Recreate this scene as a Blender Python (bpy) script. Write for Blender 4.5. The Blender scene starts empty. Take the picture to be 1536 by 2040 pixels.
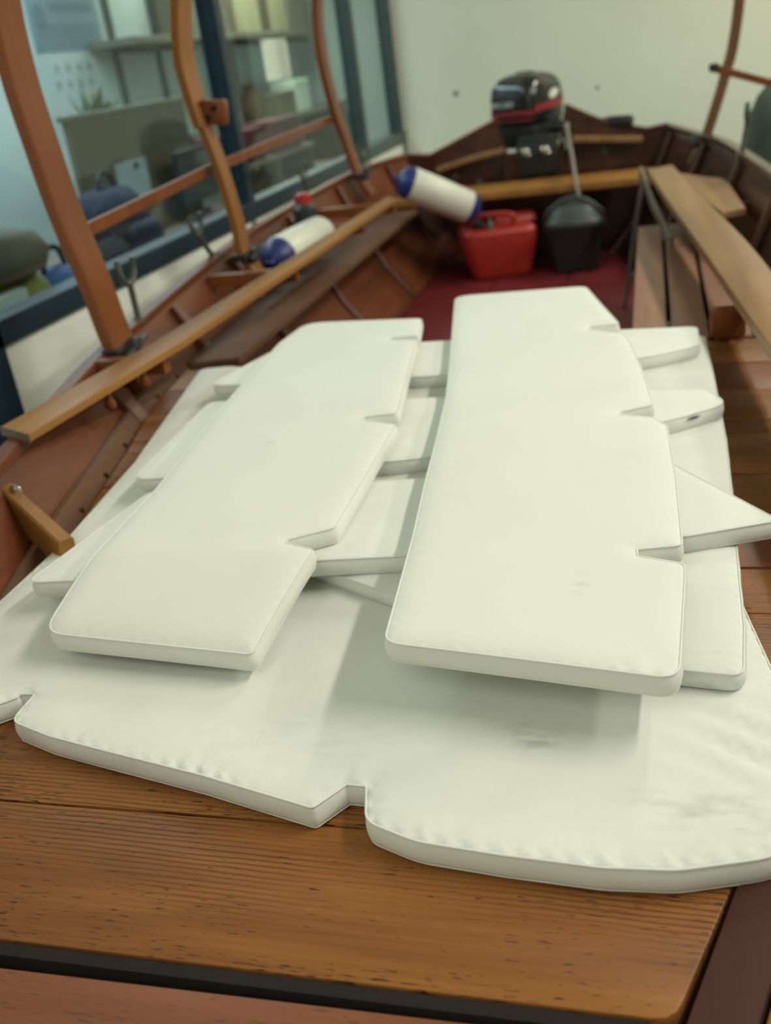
import bpy, bmesh, math, random
import numpy as np
from mathutils import Vector, Matrix, noise
from mathutils.geometry import delaunay_2d_cdt

S = bpy.context.scene
COL = S.collection
rnd = random.Random(5)

# ------------------------------------------------------------------ camera
cam = bpy.data.cameras.new('camera'); co = bpy.data.objects.new('camera', cam); COL.objects.link(co)
YAW, PIT, ROLL, FPX = 0.299658, 0.434747, -0.142658, 1943.3
cy, sy, cp, sp = math.cos(YAW), math.sin(YAW), math.cos(PIT), math.sin(PIT)
fwd = Vector((-sy*cp, cy*cp, -sp)); r0 = Vector((cy, sy, 0)); u0 = r0.cross(fwd)
cr, sr = math.cos(ROLL), math.sin(ROLL)
rt = cr*r0 + sr*u0; up = -sr*r0 + cr*u0
m = Matrix((rt, up, -fwd)).transposed().to_4x4(); m.translation = (0, 0, 0.68)
co.matrix_world = m
cam.sensor_fit = 'VERTICAL'; cam.sensor_height = 36; cam.sensor_width = 27.1
cam.lens = FPX/2040*36
cam.clip_start = .02
cam.dof.use_dof = True; cam.dof.focus_distance = 1.05; cam.dof.aperture_fstop = 4.0
S.camera = co

# ------------------------------------------------------------------ light and exposure
w = bpy.data.worlds.new('room_air'); S.world = w; w.use_nodes = True
w.node_tree.nodes['Background'].inputs[0].default_value = (.8, .9, .8, 1)
w.node_tree.nodes['Background'].inputs[1].default_value = .05
def area(name, loc, target, sx, sy_, power, color):
    l = bpy.data.lights.new(name, 'AREA'); l.shape = 'RECTANGLE'; l.size = sx; l.size_y = sy_
    l.energy = power; l.color = color
    o = bpy.data.objects.new(name, l); COL.objects.link(o); o.location = loc
    d = Vector(target) - Vector(loc)
    z = -d.normalized(); y = (Vector((0, 1, 0))-z*z.y).normalized(); x = y.cross(z)      # tubes run fore and aft
    o.rotation_euler = Matrix((x, y, z)).transposed().to_euler()
    return o
LZ = 2.62
area('ceiling_tube_amidships', (1.95, 1.55, LZ), (-.1, 1.55, 0), .12, 2.2, 58, (1, .97, .86))
area('ceiling_tube_aft', (1.55, 5.1, LZ), (1.55, 5.101, 0), .16, 1.5, 72, (1, .965, .82))
area('ceiling_tube_far_row', (3.9, 2.4, LZ), (-1.4, 2.5, .0), .4, 3.0, 80, (1, .97, .85))
area('bow_fill_light', (-.4, -1.7, LZ), (-.4, -1.699, 0), 1.6, 1.6, 30, (.98, .99, .95))  # unseen soft fill added behind the camera for the near cushions
area('office_tube', (-2.7, 4.4, 1.9), (-2.7, 4.401, 0), .6, 3.0, 75, (.78, .93, 1))
area('office_tube_end', (-2.9, 8.4, 1.9), (-2.9, 8.401, 0), .6, 2.4, 60, (.95, 1, .82))
S.view_settings.view_transform = 'Standard'; S.view_settings.look = 'None'
S.view_settings.gamma = 1; S.view_settings.use_curve_mapping = False
S.view_settings.exposure = -0.03

# ------------------------------------------------------------------ materials
def srgb(r, g, b):
    f = lambda c: (c/255/12.92 if c/255 <= .04045 else ((c/255+.055)/1.055)**2.4)
    return (f(r), f(g), f(b), 1)
def newmat(name):
    mt = bpy.data.materials.new(name); mt.use_nodes = True
    nt = mt.node_tree; b = nt.nodes['Principled BSDF']
    return mt, nt, b
def N(nt, t, **k):
    n = nt.nodes.new(t)
    for a, v in k.items(): setattr(n, a, v)
    return n
def plain(name, col, rough=.5, metal=0, var=.12, scale=14, bump=0, coat=0):
    mt, nt, b = newmat(name)
    tc = N(nt, 'ShaderNodeTexCoord'); nz = N(nt, 'ShaderNodeTexNoise')
    nz.inputs['Scale'].default_value = scale; nz.inputs['Detail'].default_value = 4
    nt.links.new(tc.outputs['Object'], nz.inputs['Vector'])
    rp = N(nt, 'ShaderNodeValToRGB')
    rp.color_ramp.elements[0].position = .3; rp.color_ramp.elements[1].position = .7
    rp.color_ramp.elements[0].color = tuple(c*(1-var) for c in col[:3]) + (1,)
    rp.color_ramp.elements[1].color = tuple(min(1, c*(1+var)) for c in col[:3]) + (1,)
    nt.links.new(nz.outputs['Fac'], rp.inputs['Fac']); nt.links.new(rp.outputs['Color'], b.inputs['Base Color'])
    b.inputs['Roughness'].default_value = rough; b.inputs['Metallic'].default_value = metal
    b.inputs['Coat Weight'].default_value = coat
    if bump:
        bp = N(nt, 'ShaderNodeBump'); bp.inputs['Strength'].default_value = bump; bp.inputs['Distance'].default_value = .002
        n2 = N(nt, 'ShaderNodeTexNoise'); n2.inputs['Scale'].default_value = scale*12
        nt.links.new(tc.outputs['Object'], n2.inputs['Vector'])
        nt.links.new(n2.outputs['Fac'], bp.inputs['Height']); nt.links.new(bp.outputs['Normal'], b.inputs['Normal'])
    return mt
def wood(name, light, dark, axis='y', rough=.35, coat=.25, grain=1.0, dashes=0.0, figure=0.0):
    mt, nt, b = newmat(name); L = nt.links.new
    tc = N(nt, 'ShaderNodeTexCoord'); oi = N(nt, 'ShaderNodeObjectInfo')
    ml = N(nt, 'ShaderNodeMath', operation='MULTIPLY'); ml.inputs[1].default_value = 23.0
    L(oi.outputs['Random'], ml.inputs[0])
    ad = N(nt, 'ShaderNodeVectorMath', operation='ADD'); L(tc.outputs['Object'], ad.inputs[0]); L(ml.outputs[0], ad.inputs[1])
    def mapped(along, across):
        mp = N(nt, 'ShaderNodeMapping'); s = [across]*3; s['xyz'.index(axis)] = along
        mp.inputs['Scale'].default_value = s; L(ad.outputs[0], mp.inputs['Vector']); return mp
    def nz(mp, det=5, dist=0.0, rough_=.55):
        n = N(nt, 'ShaderNodeTexNoise'); n.inputs['Scale'].default_value = 1
        n.inputs['Detail'].default_value = det; n.inputs['Distortion'].default_value = dist
        n.inputs['Roughness'].default_value = rough_
        L(mp.outputs[0], n.inputs['Vector']); return n
    broad = nz(mapped(1.4, 11), 3, .4); fine = nz(mapped(5, 130), 4, .3)
    mixf = N(nt, 'ShaderNodeMath', operation='MULTIPLY_ADD'); mixf.inputs[1].default_value = .45*grain
    L(fine.outputs['Fac'], mixf.inputs[0]); L(broad.outputs['Fac'], mixf.inputs[2])
    rp = N(nt, 'ShaderNodeValToRGB'); e = rp.color_ramp.elements
    e[0].position = .42; e[1].position = .95; e[0].color = dark; e[1].color = light
    L(mixf.outputs[0], rp.inputs['Fac'])
    col = rp.outputs['Color']
    height = mixf.outputs[0]
    if figure:
        wv = N(nt, 'ShaderNodeTexWave', wave_type='RINGS', rings_direction='Z')
        mp = N(nt, 'ShaderNodeMapping'); s = [7.0]*3; s['xyz'.index(axis)] = 1.1; mp.inputs['Scale'].default_value = s
        L(ad.outputs[0], mp.inputs['Vector']); L(mp.outputs[0], wv.inputs['Vector'])
        wv.inputs['Scale'].default_value = 7; wv.inputs['Distortion'].default_value = 2.6
        wv.inputs['Detail'].default_value = 2.5; wv.inputs['Detail Scale'].default_value = 1.3
        r2 = N(nt, 'ShaderNodeValToRGB'); r2.color_ramp.elements[0].position = .0; r2.color_ramp.elements[1].position = .45
        r2.color_ramp.elements[0].color = (.24, .19, .15, 1); r2.color_ramp.elements[1].color = (1, 1, 1, 1)
        L(wv.outputs['Fac'], r2.inputs['Fac'])
        patch = nz(mapped(2.2, 7), 2, 0)
        pr = N(nt, 'ShaderNodeMapRange'); pr.inputs[1].default_value = .45; pr.inputs[2].default_value = .62
        pr.inputs[4].default_value = figure; L(patch.outputs['Fac'], pr.inputs[0])
        mx = N(nt, 'ShaderNodeMix', data_type='RGBA', blend_type='MULTIPLY')
        L(pr.outputs[0], mx.inputs[0]); L(col, mx.inputs[6]); L(r2.outputs['Color'], mx.inputs[7]); col = mx.outputs[2]
    if dashes:
        dn = nz(mapped(48, 430), 2, .1, .5); clump = nz(mapped(6, 20), 2, 0)
        sm = N(nt, 'ShaderNodeMath', operation='MULTIPLY_ADD'); sm.inputs[1].default_value = .32
        L(clump.outputs['Fac'], sm.inputs[0]); L(dn.outputs['Fac'], sm.inputs[2])
        r3 = N(nt, 'ShaderNodeMapRange'); r3.inputs[1].default_value = .785; r3.inputs[2].default_value = .845
        r3.inputs[4].default_value = dashes; L(sm.outputs[0], r3.inputs[0])
        mx = N(nt, 'ShaderNodeMix', data_type='RGBA'); mx.inputs[7].default_value = (.018, .01, .006, 1)
        L(r3.outputs[0], mx.inputs[0]); L(col, mx.inputs[6]); col = mx.outputs[2]
    L(col, b.inputs['Base Color'])
    b.inputs['Roughness'].default_value = rough; b.inputs['Coat Weight'].default_value = coat
    b.inputs['Coat Roughness'].default_value = .22; b.inputs['Specular IOR Level'].default_value = .32
    bp = N(nt, 'ShaderNodeBump'); bp.inputs['Strength'].default_value = .18; bp.inputs['Distance'].default_value = .0015
    L(height, bp.inputs['Height']); L(bp.outputs['Normal'], b.inputs['Normal'])
    return mt
def fabric(name, col, stains=(), dirt=.05):
    mt, nt, b = newmat(name); L = nt.links.new
    tc = N(nt, 'ShaderNodeTexCoord')
    nz = N(nt, 'ShaderNodeTexNoise'); nz.inputs['Scale'].default_value = 6; nz.inputs['Detail'].default_value = 5
    L(tc.outputs['Object'], nz.inputs['Vector'])
    rp = N(nt, 'ShaderNodeValToRGB'); rp.color_ramp.elements[0].position = .32; rp.color_ramp.elements[1].position = .6
    rp.color_ramp.elements[0].color = tuple(c*(1-dirt) for c in col[:3])+(1,); rp.color_ramp.elements[1].color = col
    L(nz.outputs['Fac'], rp.inputs['Fac']); c = rp.outputs['Color']
    for (p, rx, ry, amt) in stains:              # worn grey scuffs on the cloth
        mp = N(nt, 'ShaderNodeMapping', vector_type='POINT')
        mp.inputs['Location'].default_value = (-p[0]/rx, -p[1]/ry, 0); mp.inputs['Scale'].default_value = (1/rx, 1/ry, 0)
        L(tc.outputs['Object'], mp.inputs['Vector'])
        ln = N(nt, 'ShaderNodeVectorMath', operation='LENGTH'); L(mp.outputs[0], ln.inputs[0])
        fall = N(nt, 'ShaderNodeMapRange'); fall.inputs[1].default_value = 1; fall.inputs[2].default_value = 0
        fall.inputs[4].default_value = 1; L(ln.outputs['Value'], fall.inputs[0])
        m2 = N(nt, 'ShaderNodeMapping'); m2.inputs['Scale'].default_value = (26, 62, 30); m2.inputs['Rotation'].default_value = (0, 0, .25)
        L(tc.outputs['Object'], m2.inputs['Vector'])
        n2 = N(nt, 'ShaderNodeTexNoise'); n2.inputs['Scale'].default_value = 1; n2.inputs['Detail'].default_value = 4
        L(m2.outputs[0], n2.inputs['Vector'])
        r2 = N(nt, 'ShaderNodeMapRange'); r2.inputs[1].default_value = .47; r2.inputs[2].default_value = .68; r2.inputs[4].default_value = amt
        L(n2.outputs['Fac'], r2.inputs[0])
        mu = N(nt, 'ShaderNodeMath', operation='MULTIPLY'); L(fall.outputs[0], mu.inputs[0]); L(r2.outputs[0], mu.inputs[1])
        mx = N(nt, 'ShaderNodeMix', data_type='RGBA'); mx.inputs[7].default_value = (.16, .16, .13, 1)
        L(mu.outputs[0], mx.inputs[0]); L(c, mx.inputs[6]); c = mx.outputs[2]
    L(c, b.inputs['Base Color'])
    b.inputs['Roughness'].default_value = .82; b.inputs['Sheen Weight'].default_value = .12; b.inputs['Sheen Roughness'].default_value = .5
    b.inputs['Specular IOR Level'].default_value = .3
    wv = N(nt, 'ShaderNodeTexNoise'); wv.inputs['Scale'].default_value = 420; L(tc.outputs['Object'], wv.inputs['Vector'])
    bp = N(nt, 'ShaderNodeBump'); bp.inputs['Strength'].default_value = .10; bp.inputs['Distance'].default_value = .001
    L(wv.outputs['Fac'], bp.inputs['Height']); L(bp.outputs['Normal'], b.inputs['Normal'])
    return mt
def glass(name, tint):
    mt, nt, b = newmat(name); L = nt.links.new
    out = nt.nodes['Material Output']; nt.nodes.remove(b)
    tr = N(nt, 'ShaderNodeBsdfTransparent'); tr.inputs[0].default_value = tint
    gl = N(nt, 'ShaderNodeBsdfGlossy'); gl.inputs['Roughness'].default_value = .03
    lw = N(nt, 'ShaderNodeLayerWeight'); pw = N(nt, 'ShaderNodeMath', operation='POWER'); pw.inputs[1].default_value = 5
    L(lw.outputs['Facing'], pw.inputs[0])
    fr = N(nt, 'ShaderNodeMath', operation='MULTIPLY_ADD'); fr.inputs[1].default_value = .5; fr.inputs[2].default_value = .035; L(pw.outputs[0], fr.inputs[0])
    mx = N(nt, 'ShaderNodeMixShader'); L(fr.outputs[0], mx.inputs[0]); L(tr.outputs[0], mx.inputs[1]); L(gl.outputs[0], mx.inputs[2])
    L(mx.outputs[0], out.inputs['Surface']); return mt

FAB = (.76, .78, .715, 1)
M = dict(
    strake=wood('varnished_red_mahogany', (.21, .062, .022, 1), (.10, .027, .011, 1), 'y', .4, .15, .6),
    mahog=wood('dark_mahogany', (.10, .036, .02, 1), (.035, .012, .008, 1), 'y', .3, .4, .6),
    rib=wood('rib_mahogany', (.20, .075, .04, 1), (.11, .04, .022, 1), 'z', .35, .3, .4),
    ribr=wood('pale_rib_mahogany', (.17, .085, .05, 1), (.10, .05, .03, 1), 'z', .4, .2, .4),
    riser=wood('brown_oak', (.18, .09, .045, 1), (.08, .036, .018, 1), 'y', .6, .02, 1),
    port=wood('brown_varnished_seat', (.17, .085, .045, 1), (.10, .045, .025, 1), 'y', .75, 0, .5),
    rail=wood('honey_pine', (.37, .172, .036, 1), (.24, .10, .021, 1), 'y', .5, .05, .5),
    railr=wood('pale_brown_pine', (.34, .19, .075, 1), (.20, .10, .04, 1), 'y', .42, .15, .5),
    hoop=wood('orange_ash', (.25, .075, .017, 1), (.16, .044, .011, 1), 'z', .42, .15, .4),
    hoopr=wood('brown_ash', (.20, .09, .038, 1), (.12, .05, .02, 1), 'z', .45, .1, .4),
    hoop2=wood('honey_ash', (.36, .155, .034, 1), (.24, .09, .02, 1), 'z', .42, .15, .4),
    deck=wood('worn_pitch_pine', (.34, .135, .030, 1), (.15, .05, .012, 1), 'x', .5, .04, .9, .9, .75),
    deckr=wood('reddish_pine', (.29, .10, .036, 1), (.17, .053, .02, 1), 'x', .45, .05, .7, .5),
    slat=wood('weathered_pinkish_teak', (.38, .19, .118, 1), (.21, .10, .06, 1), 'y', .42, .15, .9),
    slatg=wood('grey_teak', (.20, .17, .13, 1), (.12, .10, .075, 1), 'y', .4, .2, .6),
    sole=plain('dark_red_painted_sole', (.16, .016, .02), .4, 0, .15, 9, .1),
    beam=wood('dull_red_beam', (.085, .026, .016, 1), (.045, .014, .009, 1), 'y', .7, 0, .8),
    edge=plain('painted_edge_shade', (.010, .005, .005), .95),  # near-black colour stands in for shade on the plank front
    endg=wood('grey_end_grain', (.16, .11, .08, 1), (.08, .05, .035, 1), 'x', .6, 0, 1),
    black=plain('black_rubber', (.012, .012, .014), .5, 0, .2),
    gloss=plain('glossy_black_cowl', (.012, .014, .013), .22, 0, .1, 10, 0, .3),
    pan=plain('matt_black_casting', (.014, .014, .014), .5),
    red=plain('red_stripe', (.28, .022, .03), .35),
    jerry=plain('red_polythene', (.36, .021, .013), .42, 0, .12, 20, .1),
    green=plain('dark_green_grey_plastic', (.055, .066, .056), .5, 0, .2, 12),
    tarp=plain('dark_green_canvas', (.065, .085, .06), .75, 0, .2, 8, .3),
    white=plain('white_vinyl', (.72, .74, .64), .4, 0, .04, 20),
    blue=plain('navy_blue_vinyl', (.02, .028, .16), .4, 0, .2, 60),
    steel=plain('bright_steel', (.6, .6, .55), .25, 1, .1),
    galv=plain('dull_galvanised_steel', (.11, .125, .10), .5, .5, .2),
    rope=plain('pale_rope', (.26, .24, .20), .8, 0, .25, 200, .5),
    ropeb=plain('brown_rope', (.05, .032, .026), .8, 0, .25, 200, .5),
    wall=plain('cream_paint', (.67, .70, .58), .75, 0, .025, 2.2, .08),
    wallw=plain('pale_cream_paint', (.84, .88, .78), .7, 0, .03, 3, .08),
    owall=plain('cool_white_paint', (.50, .58, .56), .7, 0, .03, 3, .05),
    ceil=plain('white_ceiling', (.72, .73, .66), .8, 0, .02, 4),
    floor=plain('grey_floor', (.22, .23, .21), .6, 0, .15, 6),
    frame=plain('navy_blue_frame_paint', (.012, .030, .048), .4, 0, .12, 9),
    frameg=plain('blue_grey_haze_and_paint', (.045, .068, .062), .4, 0, .12, 9),  # far frame has haze mixed into its navy; plain blue-grey on shelf parts
    trim=plain('green_grey_trim_paint', (.20, .24, .18), .5, 0, .08, 9),
    glass=glass('window_glass', (.80, .86, .86, 1)),
    poster=plain('blue_grey_paper', (.17, .26, .31), .7, 0, .12, 6),
    ink=plain('faded_blue_ink', (.10, .17, .23), .7, 0, .1),
    mark=plain('grey_ink', (.28, .34, .33), .7, 0, .1),
    cardb=plain('grey_brown_board', (.15, .125, .085), .7, 0, .08, 5),
    cream=plain('cream_card', (.40, .36, .21), .7, 0, .08, 5),
    brown=plain('dark_brown_card', (.09, .06, .03), .7),
    greyb=plain('grey_green_card', (.17, .175, .13), .7),
    navy=plain('navy_cloth', (.012, .018, .04), .8, 0, .3, 18, .4),
    blueb=plain('bright_blue_cloth', (.045, .10, .26), .7, 0, .2, 18, .3),
    yellow=plain('mustard_green_cloth', (.22, .21, .035), .7, 0, .2, 14, .3),
    dkgrey=plain('dark_grey_plastic', (.03, .036, .04), .4),
    paper=plain('white_paper', (.72, .86, .74), .7, 0, .02),
    paperb=plain('bluish_paper', (.42, .50, .54), .7, 0, .04),
    deskm=plain('brown_desk_laminate', (.20, .15, .12), .5, 0, .1, 8),
    redb=plain('dark_red_card', (.13, .016, .026), .6),
    leaf=plain('dusty_green', (.14, .18, .12), .7, 0, .3, 20),
)

# ------------------------------------------------------------------ builders
def prop(o, label=None, cat=None, group=None, kind=None):
    if label: o['label'] = label
    if cat: o['category'] = cat
    if group: o['group'] = group
    if kind: o['kind'] = kind
    return o
def empty(name, loc, label, cat, group=None):
    o = bpy.data.objects.new(name, None); COL.objects.link(o); o.location = loc; o.empty_display_size = .05
    return prop(o, label, cat, group)
def wloc(o):
    v = Vector(o.location)
    while o.parent: o = o.parent; v = v + Vector(o.location)
    return v
def mk(name, verts, faces, mt, parent=None, smooth=False, origin=None, label=None):
    """one mesh object from world coordinates; its origin goes to the bottom centre"""
    vs = np.array([tuple(v) for v in verts], float)
    if origin is None:
        lo, hi = vs.min(0), vs.max(0); origin = np.array([(lo[0]+hi[0])/2, (lo[1]+hi[1])/2, lo[2]])
    origin = np.array(origin, float)
    me = bpy.data.meshes.new(name); me.from_pydata((vs-origin).tolist(), [], [tuple(f) for f in faces])
    me.materials.append(mt); me.validate(); me.update()
    if smooth is True:
        me.polygons.foreach_set('use_smooth', [True]*len(me.polygons))
    elif smooth:
        me.polygons.foreach_set('use_smooth', [True]*len(me.polygons)); me.set_sharp_from_angle(angle=math.radians(smooth))
    o = bpy.data.objects.new(name, me); COL.objects.link(o)
    if parent:
        o.parent = parent; o.location = Vector(origin) - wloc(parent)
    else: o.location = origin
    if label: o['label'] = label
    return o
class G:
    """collects geometry in world coordinates"""
    def __init__(s): s.v = []; s.f = []
    def add(s, v, f):
        n = len(s.v); s.v += [Vector(p) for p in v]; s.f += [tuple(i+n for i in q) for q in f]; return s
    def bm(s, bm):
        bm.verts.index_update(); return s.add([v.co.copy() for v in bm.verts], [[v.index for v in f.verts] for f in bm.faces])
    def box(s, c, size, rot=None, bev=.002, seg=1):
        bm = bmesh.new(); bmesh.ops.create_cube(bm, size=1)
        bmesh.ops.scale(bm, vec=size, verts=bm.verts)
        if bev: bmesh.ops.bevel(bm, geom=bm.edges[:], offset=min(bev, min(size)*.45), segments=seg, affect='EDGES', profile=.5)
        if rot is not None: bmesh.ops.rotate(bm, cent=(0, 0, 0), matrix=rot, verts=bm.verts)
        bmesh.ops.translate(bm, vec=c, verts=bm.verts); s.bm(bm); bm.free(); return s
    def span(s, lo, hi, bev=.002, seg=1):
        return s.box([(a+b)/2 for a, b in zip(lo, hi)], [abs(b-a) for a, b in zip(lo, hi)], None, bev, seg)
    def prism(s, poly, z0, z1, bev=.0):
        bm = bmesh.new(); vs = [bm.verts.new((p[0], p[1], z0)) for p in poly]; f = bm.faces.new(vs)
        if f.normal.z > 0 or True:
            bm.normal_update()
            if f.normal.z > 0: f.normal_flip()
        r = bmesh.ops.extrude_face_region(bm, geom=[f]); tv = [e for e in r['geom'] if isinstance(e, bmesh.types.BMVert)]
        bmesh.ops.translate(bm, vec=(0, 0, z1-z0), verts=tv)
        bm.normal_update()
        if bev:
            ed = [e for e in bm.edges if all(abs(v.co.z-z1) < 1e-6 for v in e.verts)]
            bmesh.ops.bevel(bm, geom=ed, offset=bev, segments=2, affect='EDGES', profile=.5)
        s.bm(bm); bm.free(); return s
    def tube(s, pts, r, n=8, closed=False, cap=True):
        pts = [Vector(p) for p in pts]; k = len(pts); rings = []
        rr = r if hasattr(r, '__len__') else [r]*k
        prev = None
        for i, p in enumerate(pts):
            if closed: t = pts[(i+1) % k]-pts[i-1]
            else: t = pts[min(i+1, k-1)]-pts[max(i-1, 0)]
            if t.length < 1e-9: t = Vector((0, 0, 1))
            t.normalize()
            if prev is None:
                a = Vector((0, 0, 1)) if abs(t.z) < .9 else Vector((1, 0, 0)); u = t.cross(a).normalized()
            else: u = (prev - t*prev.dot(t)).normalized()
            prev = u; v = t.cross(u)
            rings.append([p + u*(math.cos(2*math.pi*j/n)*rr[i]) + v*(math.sin(2*math.pi*j/n)*rr[i]) for j in range(n)])
        V = [q for rg in rings for q in rg]; F = []
        for i in range(k if closed else k-1):
            a, b = i*n, ((i+1) % k)*n
            for j in range(n): F.append((a+j, a+(j+1) % n, b+(j+1) % n, b+j))
        if cap and not closed: F.append(tuple(range(n-1, -1, -1))); F.append(tuple((k-1)*n+j for j in range(n)))
        return s.add(V, F)
    def bar(s, pts, wvec, width, thick):
        """rectangular section swept along pts; wvec is the direction of the width"""
        pts = [Vector(p) for p in pts]; k = len(pts); V = []; F = []; wv0 = Vector(wvec).normalized()
        for i, p in enumerate(pts):
            t = (pts[min(i+1, k-1)]-pts[max(i-1, 0)]).normalized()
            wv = (wv0 - t*wv0.dot(t)).normalized(); n = t.cross(wv)
            wi = width[i] if hasattr(width, '__len__') else width; ti = thick[i] if hasattr(thick, '__len__') else thick
            c = min(wi, ti)*.14
            for a, b in ((-wi/2+c, -ti/2), (wi/2-c, -ti/2), (wi/2, -ti/2+c), (wi/2, ti/2-c), (wi/2-c, ti/2), (-wi/2+c, ti/2), (-wi/2, ti/2-c), (-wi/2, -ti/2+c)):
                V.append(p + wv*a + n*b)
        for i in range(k-1):
            for j in range(8):
                F.append((i*8+j, i*8+(j+1) % 8, (i+1)*8+(j+1) % 8, (i+1)*8+j))
        F.append(tuple(range(7, -1, -1))); F.append(tuple((k-1)*8+j for j in range(8)))
        return s.add(V, F)
    def lathe(s, p0, p1, prof, n=20):
        """profile of (distance along p0->p1 in metres, radius)"""
        p0, p1 = Vector(p0), Vector(p1); t = (p1-p0).normalized()
        return s.tube([p0+t*d for d, _ in prof], [max(r, 1e-4) for _, r in prof], n)
    def loft(s, rings, cap=True):
        n = len(rings[0]); V = [q for rg in rings for q in rg]; F = []
        for i in range(len(rings)-1):
            for j in range(n): F.append((i*n+j, i*n+(j+1) % n, (i+1)*n+(j+1) % n, (i+1)*n+j))
        if cap: F.append(tuple(range(n-1, -1, -1))); F.append(tuple((len(rings)-1)*n+j for j in range(n)))
        return s.add(V, F)
    def done(s, name, mt, parent=None, smooth=35, label=None, origin=None):
        return mk(name, s.v, s.f, mt, parent, smooth, origin, label)
def sring(cx, cy_, z, a, b, e=3.0, n=28, rot=0.0, tilt=(0, 0)):
    out = []
    for i in range(n):
        t = 2*math.pi*i/n; c, s_ = math.cos(t), math.sin(t)
        x = a*math.copysign(abs(c)**(2/e), c); y = b*math.copysign(abs(s_)**(2/e), s_)
        out.append(Vector((cx + x*math.cos(rot)-y*math.sin(rot), cy_ + x*math.sin(rot)+y*math.cos(rot), z + tilt[0]*x + tilt[1]*y)))
    return out
def catmull(pts, n=8):
    P = [Vector(p) for p in pts]; P = [2*P[0]-P[1]] + P + [2*P[-1]-P[-2]]; out = []
    for i in range(1, len(P)-2):
        for k in range(n):
            t = k/n; a, b, c, d = P[i-1:i+3]
            out.append(.5*((2*b)+(c-a)*t+(2*a-5*b+4*c-d)*t*t+(3*b-a-3*c+d)*t**3))
    out.append(P[-2]); return out
def struct(o): o['kind'] = 'structure'; return o

# ------------------------------------------------------------------ the room
ZF = -.66
struct(G().span((-1.62, -3, ZF-.1), (5.2, 6.75, ZF), 0).done('floor', M['floor'], smooth=False))
struct(G().span((-1.62, -3, 2.7), (5.2, 6.75, 2.8), 0).done('ceiling', M['ceil'], smooth=False))
wb = struct(G().span((-1.62, 6.62, ZF), (5.2, 6.75, 2.7), 0).done('wall_back', M['wall'], smooth=False))
struct(G().span((5.1, -3, ZF), (5.2, 6.62, 2.7), 0).done('wall_right', M['wall'], smooth=False))
struct(G().span((-1.62, -3.1, ZF), (5.2, -3, 2.7), 0).done('wall_front', M['wall'], smooth=False))
wl = G()
wl.span((-1.66, 2.05, ZF), (-1.565, 6.62, .16), 0); wl.span((-1.66, -3, ZF), (-1.565, 1.90, 2.7), 0); wl.span((-1.66, 1.9, 1.5), (-1.565, 6.62, 2.7), 0)
struct(wl.done('wall_left', M['wallw'], smooth=False))
# dark scuffs on the back wall: small shallow dents
for x, z, r in ((-1.19, .40, .022), (-.316, .329, .014)):
    g = G(); g.lathe((x, 6.621, z), (x, 6.616, z), [(0, r), (.003, r*.7), (.004, 0)], 10)
    o = g.done('wall_dent', M['trim'], wb)
ys = [1.97, 3.83, 5.69, 6.585]
def window(n, y0, y1, fm, first):
    g = G(); g.span((-1.63, y0, .150), (-1.545, y1, .215), .004)
    o = struct(g.done('window_%d' % n, fm, smooth=False))
    G().span((-1.60, y0+.02, .2), (-1.594, y1-.02, 1.48), 0).done('pane', M['glass'], o, smooth=False)
    G().span((-1.63, y0, 1.46), (-1.545, y1, 1.52), .004).done('head_rail', fm, o, smooth=False)
    if not first: G().span((-1.63, y0-.03, .2), (-1.55, y0+.028, 1.5), .004).done('mullion', fm, o, smooth=False)
    return o
w1 = window(1, ys[0], ys[1], M['frame'], True)
w2 = window(2, ys[1], ys[2], M['frame'], False)
w3 = window(3, ys[2], ys[3], M['frameg'], False)
G().span((-1.63, 6.55, .15), (-1.55, 6.61, 1.5), .004).done('mullion', M['frameg'], w3, smooth=False)
struct(G().span((-1.64, 1.89, ZF), (-1.545, 2.05, 1.5), .004).done('trim_1', M['frame'], smooth=False))
struct(G().span((-1.60, 6.585, ZF), (-1.535, 6.64, .22), .004).done('trim_2', M['trim'], smooth=False))
for i, y in enumerate((3.83, 5.69)):
    struct(G().span((-1.585, y-.02, ZF), (-1.555, y+.02, .15), .004).done('trim_%d' % (3+i), M['trim'], smooth=False))

# ------------------------------------------------------------------ office behind the glass
FX = -3.6
struct(G().span((FX-.1, -.5, ZF), (FX, 11, 2), 0).done('wall_office_far', M['owall'], smooth=False))
struct(G().span((FX, 10.9, ZF), (-1.6, 11, 2), 0).done('wall_office_end', M['owall'], smooth=False))
struct(G().span((FX, -.6, ZF), (-1.66, -.5, 2), 0).done('wall_office_near', M['owall'], smooth=False))
struct(G().span((-1.66, 6.75, ZF), (-1.6, 11, 2), 0).done('wall_office_side', M['owall'], smooth=False))
struct(G().span((FX, -.5, ZF-.1), (-1.62, 11, ZF), 0).done('floor_office', M['floor'], smooth=False))
struct(G().span((FX, -.5, 2.0), (-1.62, 11, 2.1), 0).done('ceiling_office', M['ceil'], smooth=False))

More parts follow.
